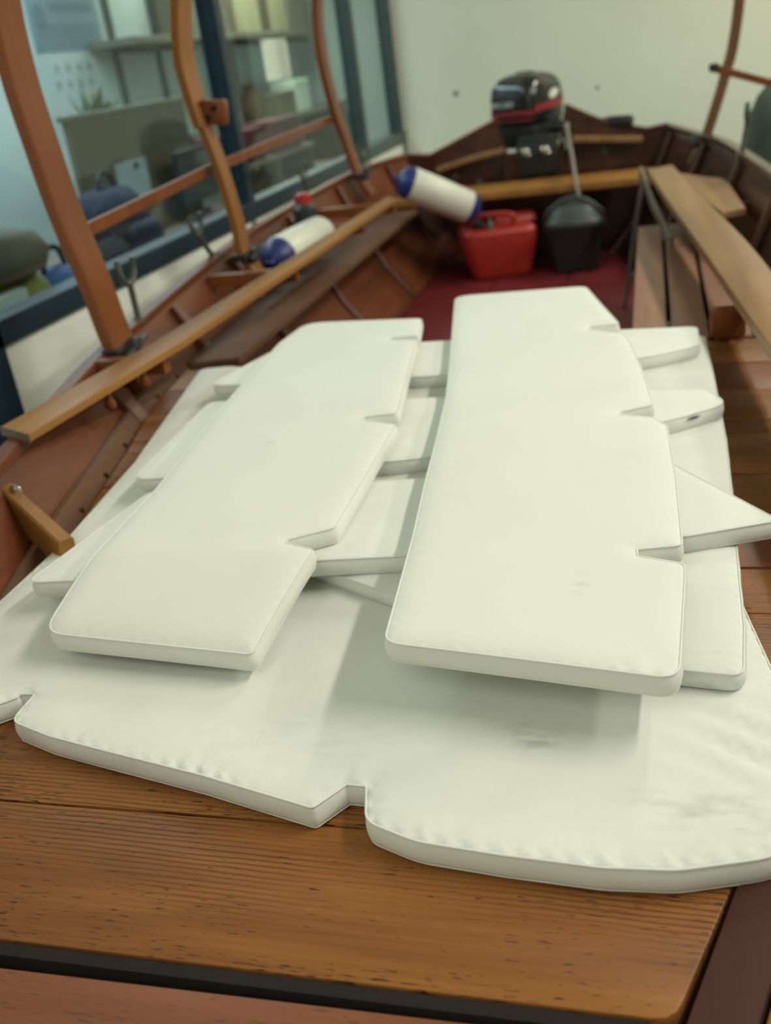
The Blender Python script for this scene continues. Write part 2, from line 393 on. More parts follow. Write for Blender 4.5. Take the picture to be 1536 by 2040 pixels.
ps = empty('poster', (FX+.004, 6.3, .96), 'blue-grey printed notice sheet on the office wall behind the glass', 'poster')
G().span((FX+.001, 5.88, .96), (FX+.005, 6.73, 1.72), 0).done('sheet', M['poster'], ps, smooth=False)
G().span((FX+.005, 6.12, 1.19), (FX+.007, 6.66, 1.24), 0).done('heading', M['ink'], ps, smooth=False)
g = G(); g.lathe((FX+.004, 6.0, 1.16), (FX+.008, 6.0, 1.16), [(0, .075), (.003, .075)], 18); g.done('emblem', M['ink'], ps, smooth=False)
for i in range(7):
    G().span((FX+.005, 5.93+.01*(i % 3), 1.11-i*.021), (FX+.007, 6.66-.05*(i % 2), 1.119-i*.021), 0).done('text_line', M['ink'], ps, smooth=False)
ws = empty('wall_signs', (FX, 6.3, .76), 'two rows of faint grey symbols on the office wall under the notice', 'sign')
for r_ in range(2):
    for k in range(4):
        yy, zz = 6.06+k*.135-.02*r_, .865-r_*.095
        gg = G(); gg.lathe((FX+.001, yy, zz), (FX+.004, yy, zz), [(0, .03), (.002, .03)], 10 if (k+r_) % 2 else 4); gg.done('symbol', M['mark'], ws, smooth=False)
sh = empty('long_shelf', (FX, 8.5, .93), 'long grey-brown wall shelf with uprights in the office behind the glass', 'shelf')
G().span((FX, 6.5, .955), (-3.25, 10.8, 1.0), .004).done('board', M['greyb'], sh, smooth=False)
for y in (6.85, 7.52, 9.0, 10.3):
    G().span((FX, y-.025, .36), (FX+.03, y+.025, 1.9), .002).done('upright', M['frameg'], sh, smooth=False)
    G().box((FX+.17, y, .93), (.3, .03, .04), Matrix.Rotation(.12, 3, 'Y'), .002).done('bracket', M['frameg'], sh, smooth=False)
def carton(name, lo, hi, mt, label, cat, group=None, lid=None):
    e = empty(name, ((lo[0]+hi[0])/2, (lo[1]+hi[1])/2, lo[2]), label, cat, group)
    zt = lo[2]+(hi[2]-lo[2])*.8
    G().span(lo, (hi[0], hi[1], zt), .006).done('body', mt, e, smooth=False)
    G().span((lo[0]-.004, lo[1]-.004, zt), (hi[0]+.004, hi[1]+.004, hi[2]), .006).done('lid', lid or mt, e, smooth=False)
    return e
for (y0, y1, zt, mt, lb) in ((7.55, 7.95, 1.42, 'greyb', 'grey-brown storage box at the left end of the office shelf row'),
        (7.98, 8.42, 1.44, 'cardb', 'dull brown storage box, second from the left on the office shelf'),
        (8.46, 9.02, 1.5, 'cream', 'wide cream storage box left of the dark box on the office shelf'),
        (9.06, 9.27, 1.5, 'brown', 'narrow dark brown box between two cream boxes on the office shelf'),
        (9.31, 9.75, 1.48, 'cream', 'cream storage box right of the narrow dark brown box on the office shelf'),
        (9.8, 10.5, 1.4, 'greyb', 'grey-green storage box at the right end of the office shelf row')):
    carton('storage_box', (-3.56, y0, 1.0), (-3.28, y1, zt), M[mt], lb, 'box', 'boxes on the office wall shelf')
sn = empty('notice_sheet', (-1.585, 4.5, .64), 'bright white paper notice taped inside the middle window pane', 'paper')
G().span((-1.592, 4.335, .64), (-1.589, 4.665, .805), 0).done('sheet', M['paper'], sn, smooth=False)
for y in (4.345, 4.64): G().span((-1.589, y, .79), (-1.587, y+.02, .81), 0).done('tape', M['cream'], sn, smooth=False)
# desk along the window and what stands on it
dk = empty('office_desk', (-2.5, 5.2, ZF), 'long brown laminate desk behind the window glass', 'desk')
DT = -.02
G().span((-2.95, 3.3, DT-.03), (-1.95, 7.9, DT), .004).done('desktop', M['deskm'], dk, smooth=False)
for x in (-2.9, -2.0):
    for y in (3.4, 5.6, 7.8): G().span((x-.025, y-.025, ZF), (x+.025, y+.025, DT-.03), .002).done('leg', M['dkgrey'], dk, smooth=False)
dv = empty('desk_screen', (-2.6, 4.85, DT), 'large grey-brown board standing upright on the office desk', 'board')
G().span((-2.62, 4.33, DT), (-2.59, 5.62, .60), .003).done('panel', M['cardb'], dv, smooth=False)
G().span((-2.63, 4.31, .59), (-2.58, 5.64, .615), .003).done('top_edge', M['greyb'], dv, smooth=False)
for y in (4.45, 5.5): G().span((-2.72, y, DT), (-2.5, y+.03, DT+.03), .003).done('foot', M['dkgrey'], dv, smooth=False)
pt = empty('potted_plant', (-2.75, 5.1, .50), 'dusty grey-green plant behind the top of the upright board', 'plant')
G().lathe((-2.86, 5.05, DT), (-2.86, 5.05, 2), [(0, .09), (.5, .13), (.52, .13), (.52, .11), (.5, .0)], 14).done('pot', M['greyb'], pt)
g = G()
for i in range(46):
    a = rnd.uniform(0, 6.28); el = rnd.uniform(.2, 1.4); Ln = rnd.uniform(.10, .27)
    b0 = Vector((-2.86, 5.05, .5)); d = Vector((math.cos(a)*math.cos(el), math.sin(a)*math.cos(el), math.sin(el)))
    tip = b0+d*Ln; side = d.cross(Vector((0, 0, 1))).normalized()*.035
    g.add([b0, b0+d*Ln*.55+side, tip, b0+d*Ln*.55-side, b0+d*Ln*.55+Vector((0, 0, .012))], [(0, 1, 4), (1, 2, 4), (2, 3, 4), (3, 0, 4)])
g.done('foliage', M['leaf'], pt)['kind'] = 'stuff'
# backpack
bk = empty('backpack', (-2.35, 4.25, DT), 'dark navy backpack slumped on the office desk before the brown board', 'bag')
g = G(); c = (-2.38, 4.15)
g.loft([sring(c[0], c[1], DT+z, a, b, 2.6, 24, .1) for z, a, b in ((0, .13, .22), (.03, .15, .25), (.14, .16, .25), (.24, .14, .22), (.31, .09, .15), (.33, .03, .05))]).done('body', M['navy'], bk, 60)
g = G(); g.loft([sring(-2.24, c[1], DT+z, a, b, 2.6, 18) for z, a, b in ((.03, .04, .13), (.05, .06, .16), (.14, .06, .16), (.17, .03, .12))]).done('front_pocket', M['navy'], bk, 60)
G().tube(catmull([(-2.36, 4.06, .29), (-2.36, 4.1, .36), (-2.36, 4.18, .36), (-2.36, 4.22, .29)], 5), .012, 6).done('handle', M['dkgrey'], bk)
pp = empty('paper_sheet', (-2.56, 4.83, .17), 'pale bluish paper pinned to the brown board beside the backpack', 'paper')
G().span((-2.588, 4.66, .15), (-2.584, 5.0, .36), 0).done('sheet', M['paperb'], pp, smooth=False)
G().lathe((-2.584, 4.88, .33), (-2.58, 4.88, .33), [(0, .02), (.003, .02)], 10).done('printed_dot', M['dkgrey'], pp, smooth=False)
mo = empty('computer_monitor', (-2.45, 5.25, DT), 'dark grey flat monitor on the office desk right of the pinned paper', 'monitor')
G().span((-2.46, 5.06, .08), (-2.43, 5.52, .36), .006).done('display', M['dkgrey'], mo, smooth=False)
G().span((-2.475, 5.26, DT), (-2.455, 5.32, .2), .002).done('stand', M['dkgrey'], mo, smooth=False)
G().span((-2.55, 5.16, DT), (-2.36, 5.42, DT+.015), .004).done('foot', M['dkgrey'], mo, smooth=False)
for y0, y1, z0, z1, lb in ((6.0, 6.24, .2, .36, 'dark red box left of the window mullion on the stand'), (6.32, 6.62, .19, .36, 'dark red box just right of the blue mullion on the stand'), (6.8, 7.35, .18, .37, 'widest dark red box on the office stand')):
    carton('red_box', (-2.75, y0, z0-.02), (-2.5, y1, z1), M['redb'], lb, 'box', 'dark red boxes in the office')
ds = empty('desktop_stand', (-2.65, 6.7, DT), 'low grey stand on the office desk carrying dark red boxes', 'stand')
G().span((-2.8, 5.9, .13), (-2.45, 7.5, .16), .003).done('top', M['deskm'], ds, smooth=False)
for y in (5.95, 6.7, 7.45): G().span((-2.78, y-.02, DT), (-2.47, y+.02, .13), .002).done('panel', M['greyb'], ds, smooth=False)
sh2 = empty('low_shelf', (-3.4, 9.4, ZF), 'low grey-brown shelf unit at the far end of the office', 'shelf')
G().span((FX, 7.7, .26), (-3.1, 10.8, .30), .003).done('board', M['greyb'], sh2, smooth=False)
for y in (7.8, 9.2, 10.7): G().span((FX, y-.03, ZF), (-3.12, y+.03, .26), .002).done('panel', M['cardb'], sh2, smooth=False)
carton('file_box', (-3.45, 9.45, .30), (-3.2, 9.85, .58), M['paper'], 'white file box standing on the low office shelf', 'box')
carton('tan_box', (-3.45, 9.0, .30), (-3.2, 9.4, .5), M['cardb'], 'tan box left of the white file box on the low office shelf', 'box')
jg = empty('brown_jug', (-3.3, 8.5, .30), 'small dark brown jug on the low office shelf', 'jug')
G().lathe((-3.3, 8.5, .30), (-3.3, 8.5, 2), [(0, .06), (.02, .09), (.1, .1), (.2, .06), (.27, .045), (.3, .055), (.3, .04), (.2, .04)], 14).done('body', M['brown'], jg)
G().tube(catmull([(-3.3, 8.59, .40), (-3.3, 8.66, .44), (-3.3, 8.64, .53), (-3.3, 8.56, .55)], 4), .012, 6).done('handle', M['brown'], jg)
# things close to the glass at the left
bt = empty('brown_cushion', (-1.9, 2.6, .12), 'round grey-brown cushion behind the glass at the left edge', 'cushion')
G().loft([sring(-1.86, 2.52, .23+z, a, a*.9, 2.2, 20) for z, a in ((0, .10), (.02, .15), (.07, .17), (.12, .14), (.14, .06))]).done('body', M['cardb'], bt, 60)
yb = empty('mustard_bag', (-1.86, 2.55, .0), 'mustard yellow-green bag under the grey-brown cushion behind the glass', 'bag')
g = G(); g.loft([sring(-1.86, 2.56, z, a, b, 2.8, 22, .2) for z, a, b in ((-.02, .09, .13), (0, .12, .16), (.1, .12, .16), (.19, .10, .14), (.225, .08, .11))]).done('body', M['yellow'], yb, 60)
G().tube(catmull([(-1.78, 2.48, .17), (-1.735, 2.5, .1), (-1.735, 2.58, .1), (-1.78, 2.62, .17)], 4), .01, 6).done('handle', M['yellow'], yb)
bb = empty('blue_bag', (-2.0, 3.0, .0), 'bright blue cloth bag right of the mustard bag behind the glass', 'bag')
g = G(); g.loft([sring(-1.93, 2.93, z, a, b, 2.4, 20, .3) for z, a, b in ((-.02, .08, .10), (0, .11, .14), (.1, .11, .13), (.17, .07, .09), (.19, .02, .03))]).done('body', M['blueb'], bb, 60)
G().tube(catmull([(-1.93, 2.86, .16), (-1.93, 2.88, .24), (-1.93, 2.97, .24), (-1.93, 3.0, .16)], 4), .01, 6).done('handle', M['navy'], bb)
pb = empty('pale_folder', (-1.75, 2.3, .0), 'pale grey-green folder standing against the glass at the left edge', 'folder')
G().box((-1.74, 2.33, .09), (.03, .22, .26), Matrix.Rotation(.1, 3, 'Y'), .003).done('cover', M['owall'], pb, smooth=False)
G().box((-1.765, 2.33, .09), (.02, .20, .24), Matrix.Rotation(.1, 3, 'Y'), .001).done('pages', M['paper'], pb, smooth=False)
td = empty('side_table', (-1.9, 2.6, ZF), 'low office table behind the left end of the window', 'table')
G().span((-2.4, 2.0, -.06), (-1.68, 3.2, -.03), .004).done('tabletop', M['deskm'], td, smooth=False)
for x in (-2.35, -1.73):
    for y in (2.06, 3.14): G().span((x-.02, y-.02, ZF), (x+.02, y+.02, -.06), .002).done('leg', M['dkgrey'], td, smooth=False)

# ------------------------------------------------------------------ the boat
boat = empty('wooden_boat', (-.55, 2.5, -.6), 'varnished clinker-built wooden motor boat standing in the room', 'boat')
GL = [(-.60, .1, .13), (-.86, .6, .13), (-1.0, 1.0, .125), (-1.104, 1.353, .12), (-1.173, 1.65, .12), (-1.289, 2.15, .12), (-1.386, 3.25, .16), (-1.395, 4.33, .18), (-1.33, 4.86, .19), (-1.205, 5.10, .20)]
GR = [(.22, .1, .16), (.34, .6, .17), (.42, 1.0, .18), (.44, 1.5, .19), (.42, 2.2, .2), (.37, 3.0, .2), (.325, 3.6, .2), (.27, 4.2, .2), (.213, 4.477, .2), (.10, 5.0, .2), (.08, 5.10, .2)]
def curve(P):
    C = catmull(P, 10); Y = np.array([p.y for p in C]); X = np.array([p.x for p in C]); Z = np.array([p.z for p in C])
    return lambda y: (float(np.interp(y, Y, X)), float(np.interp(y, Y, Z)))
gl, gr = curve(GL), curve(GR)
def hull(side, y, z):
    x, zg = (gl if side < 0 else gr)(y)
    ins = float(np.interp(z, [-.52, -.45, -.35, -.2, 0, zg], [.70, .52, .30, .18, .08, 0]))
    return Vector((x - side*ins, y, z))
YH = list(np.linspace(.1, 5.10, 46))
def strip(name, side, zt, zb, mt, parent, off=0.0, th=.014, y0=.1, y1=5.1, nz=4):
    """a curved board lying on the hull between two heights; zt may be None for the gunwale"""
    g = G(); yy = [y for y in YH if y0 < y < y1]; yy = [y0]+yy+[y1]; rings = []
    for y in yy:
        top = (gl if side < 0 else gr)(y)[1] if zt is None else zt
        inn, outr = [], []
        for k in range(nz+1):
            z = top+(zb-top)*k/nz; p = hull(side, y, z)
            inn.append(p+Vector((-side*off, 0, 0))); outr.append(p+Vector((-side*(off-th), 0, 0)))
        rings.append(inn+outr[::-1])
    n = len(rings[0]); V = [q for r in rings for q in r]; F = []
    for i in range(len(rings)-1):
        for j in range(n):
            q = (i*n+j, i*n+(j+1) % n, (i+1)*n+(j+1) % n, (i+1)*n+j); F.append(q if side > 0 else q[::-1])
    F.append(tuple(range(n)) if side > 0 else tuple(range(n-1, -1, -1)))
    e = tuple((len(rings)-1)*n+j for j in range(n)); F.append(e[::-1] if side > 0 else e)
    return mk(name, V, F, mt, parent, 40)
for side in (-1, 1):
    lv = [None, -.03, -.14, -.25, -.36, -.46]
    for a, b, o in zip(lv[:-1], lv[1:], (0, .006, .012, .018, .024)):
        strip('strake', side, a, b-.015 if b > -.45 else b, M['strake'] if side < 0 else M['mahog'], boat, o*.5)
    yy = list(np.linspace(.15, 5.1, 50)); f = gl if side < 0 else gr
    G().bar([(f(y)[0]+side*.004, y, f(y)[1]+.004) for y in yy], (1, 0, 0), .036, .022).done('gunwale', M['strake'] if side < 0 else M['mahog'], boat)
    strip('riser', side, .022, -.035, M['riser'], boat, .018, .012, .5, 2.32, 2)
    for y in np.arange(.95, 2.3, .16):
        p = hull(side, y, -.005)
        G().lathe(p+Vector((-side*.016, 0, 0)), p+Vector((-side*.022, 0, 0)), [(0, .008), (.004, .007), (.005, 0)], 8).done('screw', M['mahog'], boat)
# bottom, keel
g = G(); V = []; F = []
yy = list(np.linspace(.3, 5.1, 30))
for y in yy:
    a, b = hull(-1, y, -.455), hull(1, y, -.455); mid = (a.x+b.x)/2
    if a.x > b.x: a.x = b.x = mid
    V += [a, Vector((mid, y, -.52)), b, b-Vector((0, 0, .02)), Vector((mid, y, -.54)), a-Vector((0, 0, .02))]
for i in range(len(yy)-1):
    for j in range(6): F.append((i*6+j, (i+1)*6+j, (i+1)*6+(j+1) % 6, i*6+(j+1) % 6))
F.append((0, 1, 2, 3, 4, 5)); F.append(tuple((len(yy)-1)*6+j for j in (5, 4, 3, 2, 1, 0)))
g.add(V, F).done('bottom_planking', M['mahog'], boat)
G().span((-.60, .3, -.66), (-.52, 5.1, -.53), .006).done('keel', M['mahog'], boat)
# ribs
for side in (-1, 1):
    for k, y in enumerate((1.00, 1.92, 2.50, 3.07, 3.75, 4.42, 4.97)):
        zt = (gl if side < 0 else gr)(y)[1]-.012
        G().bar([hull(side, y, z)+Vector((-side*.016, 0, 0)) for z in np.linspace(zt, -.42, 14)], (0, 1, 0), .036 if k != 1 else .045, .022).done('rib', M['rib'] if side < 0 else M['ribr'], boat)
# transom with a crowned top, inner ledge and stern seat
tp = [(-1.20, .20), (-1.08, .185), (-.735, .315), (-.69, .16), (-.44, .16), (-.40, .345), (-.20, .24), (-.02, .195), (.08, .205)]
bt_ = [(.0, -.2), (-.20, -.42), (-.55, -.52), (-.9, -.42), (-1.12, -.2)]
poly = [(x, z) for x, z in tp]+bt_
V = [(x, 5.10, z) for x, z in poly]+[(x, 5.145, z) for x, z in poly]; n = len(poly)
F = [tuple(range(n)), tuple(range(2*n-1, n-1, -1))]+[(i, n+i, n+(i+1) % n, (i+1) % n) for i in range(n)]
mk('transom', V, F, M['mahog'], boat)
G().bar([(x, 5.12, z+.006) for x, z in tp[:3]], (0, 1, 0), .05, .016).done('transom_cap', M['strake'], boat)
G().bar([(x, 5.12, z+.006) for x, z in tp[5:]], (0, 1, 0), .05, .016).done('transom_cap', M['mahog'], boat)
G().bar([(-1.03, 5.05, .128), (-.85, 5.05, .165), (-.70, 5.05, .185)], (0, 1, 0), .10, .022).done('stern_ledge', M['railr'], boat)
G().bar([(-.36, 5.05, .20), (-.22, 5.05, .185), (-.04, 5.05, .165)], (0, 1, 0), .10, .022).done('stern_ledge', M['railr'], boat)
G().span((-.71, 5.06, .02), (-.41, 5.10, .158), .004).done('motor_pad', M['mahog'], boat, smooth=False)
for x, z in ((-.96, .08), (-.22, .12), (-.84, .04)):
    G().lathe((x, 5.10, z), (x, 5.085, z), [(0, .02), (.01, .018), (.014, 0)], 10).done('bolt_head', M['galv'], boat)
yS = 4.69
G().prism([(hull(-1, yS, .03).x+.02, yS), (hull(1, yS, .03).x-.02, yS), (hull(1, 5.0, .03).x-.03, 5.0), (hull(-1, 5.0, .03).x+.03, 5.0)], .012, .042, .004).done('stern_seat', M['rail'], boat)
# red sole boards, bench front, port seat, starboard slats
for i in range(3):
    x0 = -1.04+i*.335
    G().span((x0, 2.30, -.35), (x0+.331, 5.02, -.33), .003).done('sole_board', M['sole'], boat, smooth=False)
G().span((-.052, 2.3, -.33), (-.034, 3.74, -.03), .002).done('bench_front', M['mahog'], boat, smooth=False)
G().span((-.05, 3.70, -.33), (.10, 3.72, -.03), .002).done('bench_end', M['mahog'], boat, smooth=False)
yp = list(np.linspace(2.34, 4.70, 14))
G().prism([(-1.205, 2.34), (-1.075, 2.36)]+[(-1.078, y) for y in yp[1:]]+[(hull(-1, y, 0).x+.012, y) for y in yp[::-1]], -.02, .0, .003).done('port_seat', M['port'], boat)
xs = -.052
for i in range(5):
    mt = M['slat'] if i < 3 else M['slatg']
    x0, x1 = xs+i*.0935, xs+i*.0935+.082
    if i == 4: x1 = x0+.05
    G().span((x0, 2.295, -.024), (x1, 3.74 if i < 3 else 4.0, 0), .003).done('seat_slat', mt, boat, smooth=False)
for y in (2.5, 3.6): G().span((-.04, y, -.06), (.34, y+.04, -.0245), .002).done('slat_bearer', M['mahog'], boat, smooth=False)
# forward platform planks running athwartships
seams = [.516, .69, .90, 1.10, 1.215, 1.335, 1.525, 1.70, 1.765, 1.93, 2.10, 2.27]
def xl(y): return hull(-1, y, .0).x + .035
def xr(y): return hull(1, y, .0).x - .03 if y > .95 else .014+.33*(y-.516)
for i, (a, b) in enumerate(zip(seams[:-1], seams[1:])):
    a2, b2 = a+.0018, b-.0018
    R = [(xr(a2), a2), (xr(b2), b2)]
    if i == 0:   # rounded corner at the starboard end of the nearest plank
        R = [(xr(a2)-.022, a2), (xr(a2)-.012, a2+.002), (xr(a2)-.004, a2+.009), (xr(a2)+.001, a2+.02), (xr(b2), b2)]
    if a < .95 < b: R = [(xr(a2), a2), (xr(.94), .94), (xr(.96), .96), (xr(b2), b2)]
    G().prism([(xl(a2), a2)]+R+[(xl(b2), b2)], -.030, 0.0-.001*(i % 2), .0022).done('deck_plank', M['deck'] if i not in (4, 9) else M['deckr'], boat)
G().prism([(-.86+.2, .20), (.25, .20), (.25, .497-.06), (.0, .498), (-.70, .490)], -.034, -.002, .003).done('deck_plank', M['deckr'], boat)
def slant(x0, y0, x1, y1, w0, w1, z0, z1, name, mt):
    G().prism([(x0, y0), (x0+w0, y0), (x1+w1, y1), (x1, y1)], z0, z1, .003).done(name, mt, boat)
slant(.0015, .47, .146, .91, .050, .050, -.06, .003, 'deck_beam', M['beam'])
G().prism([(xl(.516)+.05, .503), (xr(.516)-.03, .503), (xr(.516)-.024, .5155), (xl(.516)+.05, .5155)], -.06, -.0015).done('plank_edge_shade', M['edge'], boat)  # dark strip added where the plank's front edge lies in shade
G().prism([(.050, .455), (.30, .455), (.30, .90), (.196, .90)], -.03, 0, .003).done('deck_plank', M['rail'], boat)
for y in (.56, .8, 1.3, 1.8, 2.24): G().span((-.72 if y < 1 else -.98, y, -.08), (-.02 if y < 1 else .18, y+.04, -.0315), .002).done('platform_bearer', M['mahog'], boat, smooth=False)
# knee bracket at the port bow side with a little fitting
g = G(); d = Vector((.25, -.21, 0)).normalized(); nrm = Vector((-d.y, d.x, 0))
a_ = Vector((-1.085, 1.325, .070)); b_ = Vector((-.90, 1.195, .030))
g.bar([a_, b_], (0, 0, 1), .060, .026); g.done('knee', M['rail'], boat)
G().box(a_+d*.045+Vector((.0, .012, .026)), (.022, .014, .014), Matrix.Rotation(-.7, 3, 'Z'), .003).done('deck_fitting', M['steel'], boat)
# inner rails (the long planks standing inboard of the hoops)
o = G().prism([(-1.176, 1.476), (-1.086, 1.429), (-1.04, 2.0), (-1.02, 2.87), (-1.0, 4.0), (-1.06, 4.10), (-1.09, 2.87), (-1.12, 2.0)], .135, .15, .002).done('inner_rail', M['rail'], boat)
G().prism([(-1.177, 1.474), (-1.085, 1.426), (-1.085, 1.430), (-1.176, 1.478)], .134, .1505).done('rail_end_grain', M['endg'], boat)
for y in (1.92, 2.80, 3.55, 4.0):
    x1 = float(np.interp(y, [1.43, 2, 4], [-1.08, -1.04, -1.0])); x0 = hull(-1, y, .12).x
    G().prism([(x0+.01, y+.012), (x1-.02, y+.012), (x1-.02, y+.045), (x0+.01, y+.045)], .095, .134, .003).done('rail_block', M['hoop'], boat)
RI = [(-.017, 4.10), (.04, 3.4), (.117, 2.55), (.165, 2.0), (.20, 1.6), (.225, 1.2)]
RO = [(.077, 4.16), (.135, 3.5), (.225, 2.6), (.262, 2.0), (.285, 1.6), (.30, 1.2)]
ri, ro = catmull([(p[0], p[1], 0) for p in RI], 5), catmull([(p[0], p[1], 0) for p in RO], 5)
G().prism([(p.x, p.y) for p in ri]+[(p.x, p.y) for p in ro[::-1]], .128, .15, .004).done('inner_rail', M['railr'], boat)
G().bar([(-.045, 4.42, .105), (.0, 3.7, .085), (.055, 3.1, .06)], (0, 0, 1), .035, .014).done('rail_batten', M['slatg'], boat)
G().prism([(.09, 4.1), (.13, 3.62), (.20, 3.15), (.27, 3.2), (.255, 3.8)], .108, .127, .004).done('quarter_shelf', M['railr'], boat)
G().box((.16, 2.28, .038), (.075, .04, .068), Matrix.Rotation(.12, 3, 'Z'), .008, 2).done('rail_block', M['hoop'], boat)
for y in (3.4, 4.0): G().span((.10, y, .07), (.30, y+.03, .107), .003).done('rail_block', M['mahog'], boat, smooth=False)
# short cleats between rail and hull carrying the fender and the flask, pegs under the rail
for y, w_ in ((3.12, .03), (3.42, .03), (3.60, .08)):
    G().span((-1.24 if y < 3.5 else -1.30, y, .034), (hull(-1, y, .05).x+.012, y+w_, .049), .002).done('shelf_cleat', M['strake'], boat, smooth=False)
for y in (1.86, 1.72):
    x_ = float(np.interp(y, [1.43, 2, 4], [-1.08, -1.04, -1.0]))-.03
    G().lathe((x_, y, .134), (x_, y, 0), [(0, .007), (.022, .007), (.026, .011), (.038, .012), (.046, .006)], 10).done('peg', M['hoop'], boat)

# ------------------------------------------------------------------ canopy hoops
def hoop(pts, mt, wdt, label, joint=None, lower=None, inboard=1, th=.03):
    base = pts[0]
    e = empty('canopy_hoop', (base[0], base[1], base[2]-.12), label, 'hoop', 'bent wooden canopy hoops along the boat')
    path = catmull([(base[0]+inboard*.055, base[1], base[2]-.10)]+pts, 6)
    if joint is None:
        G().bar(path, (0, 1, 0), wdt, th).done('bow', mt, e)
    else:
        lo = [p for p in path if p.z <= joint+.03]; hi = [p for p in path if p.z >= joint-.05]
        G().bar(lo, (0, 1, 0), lower, .026).done('lower_bow', mt, e)
        hi2 = [p+Vector((-.004, 0, 0)) for p in hi]
        G().bar(hi2, (0, 1, 0), wdt, .030).done('upper_bow', mt, e)
        p = min(path, key=lambda q: abs(q.z-joint))
        blk = G().box((p.x+.045, p.y+.0, p.z), (.085, .04, .072), Matrix.Rotation(.12, 3, 'Y'), .010, 2).done('hinge_block', M['hoop'], e)
        for dx, dz in ((.055, .012), (.03, -.012)):
            G().lathe((p.x+dx, p.y-.019, p.z+dz), (p.x+dx, p.y-.025, p.z+dz), [(0, .009), (.004, .009), (.004, .004), (.002, 0)], 10).done('bolt_hole', M['black'], blk)
    # strap and wing clamp at the gunwale
    q = Vector(base)
    st = G().box(q+Vector((inboard*.0, 0, -.005)), (.05, wdt*.9+.02, .022), None, .004).done('strap', M['black'], e)
    G().box(q+Vector((inboard*.035, -.01, -.004)), (.035, .07, .022), Matrix.Rotation(.4, 3, 'X'), .006, 2).done('clamp', M['black'], st)
    G().tube([q+Vector((inboard*.045, -.06, -.012)), q+Vector((inboard*.05, .05, .012))], .006, 6).done('clamp_lever', M['black'], st)
    return e
hoop([(-1.238, 2.06, .131), (-1.262, 2.06, .291), (-1.292, 2.06, .45), (-1.308, 2.06, .602), (-1.318, 2.06, .742), (-1.31, 2.06, .90), (-1.27, 2.06, 1.10), (-1.15, 2.06, 1.32), (-.95, 2.06, 1.45)], M['hoop'], .105, 'nearest canopy hoop, broad orange-brown strip at the left edge')
hoop([(-1.275, 3.0, .16), (-1.28, 3.0, .26), (-1.30, 3.0, .42), (-1.325, 3.0, .55), (-1.342, 3.0, .66), (-1.347, 3.0, .76), (-1.315, 3.0, .92), (-1.24, 3.0, 1.10), (-1.1, 3.0, 1.3), (-.95, 3.0, 1.4)], M['hoop2'], .10, 'second canopy hoop with a bolted hinge block halfway up', .585, .07)
hoop([(-1.318, 4.6, .195), (-1.354, 4.6, .347), (-1.392, 4.6, .52), (-1.412, 4.6, .734), (-1.397, 4.6, .931), (-1.33, 4.6, 1.12), (-1.2, 4.6, 1.3), (-1.0, 4.6, 1.42)], M['hoop'], .09, 'third canopy hoop, slender dark strip near the stern on the window side')
hoop([(.214, 4.5, .197), (.262, 4.5, .34), (.288, 4.5, .43), (.316, 4.5, .535), (.338, 4.5, .72), (.335, 4.5, .9), (.29, 4.5, 1.1), (.18, 4.5, 1.3), (0, 4.5, 1.42)], M['hoopr'], .06, 'canopy hoop on the right side before the plain wall', None, None, -1, .038)
bl = empty('side_batten', (-1.335, 3.3, .38), 'long thin wooden batten running aft between the left hoops', 'batten')
G().bar([(-1.315, 2.05, .386), (-1.345, 3.0, .424), (-1.385, 3.9, .437), (-1.415, 4.7, .445)], (0, 0, 1), .032, .014).done('strip', M['hoop'], bl)
for x, y, z in ((-1.305, 2.06, .386), (-1.345, 3.0, .424), (-1.405, 4.6, .44)): G().lathe((x+.025, y, z), (x+.032, y, z), [(0, .008), (.005, .007), (.006, 0)], 8).done('rivet', M['brown'], bl)
br = empty('side_batten', (.35, 4.48, .40), 'short wooden batten crossing the right hoop before the plain wall', 'batten')
G().bar([(.235, 4.475, .464), (.36, 4.475, .418), (.62, 4.475, .32)], (0, 0, 1), .030, .014).done('strip', M['hoop'], br)
G().span((.225, 4.462, .448), (.262, 4.490, .478), .004).done('end_cap', M['black'], br, smooth=False)

# ------------------------------------------------------------------ rowlock forks on the gunwales
def fork(x, y, z, h, lean, label):
    e = empty('rowlock', (x, y, z), label, 'rowlock', 'metal rowlock forks along the gunwales')
    top = Vector((x+lean[0], y+lean[1], z+h))
    G().tube([(x, y, z-.03), top], .0085, 8).done('shank', M['galv'], e)
    u = catmull([top+Vector((-.004, -.034, .065)), top+Vector((0, -.036, .03)), top+Vector((0, -.018, .006)), top, top+Vector((0, .018, .006)), top+Vector((0, .036, .03)), top+Vector((.004, .034, .065))], 4)
    G().tube(u, .008, 8).done('fork', M['galv'], e)
    G().lathe((x, y, z-.012), (x, y, 1), [(0, .02), (.012, .02), (.02, .012)], 10).done('socket', M['galv'], e)
fork(-1.31, 2.30, .135, .095, (0, 0), 'rowlock fork nearest the camera, beside the first canopy hoop')
fork(-1.375, 3.0, .165, .075, (-.02, -.06), 'rowlock fork half hidden behind the second canopy hoop')
fork(-1.40, 4.08, .185, .07, (0, -.02), 'rowlock fork aft of the small black flask')
fork(-1.34, 4.80, .20, .05, (0, -.02), 'rowlock fork by the foot of the third canopy hoop')
fork(.298, 3.8, .205, .10, (.02, 0), 'rowlock fork on the right gunwale before the dark green cover')

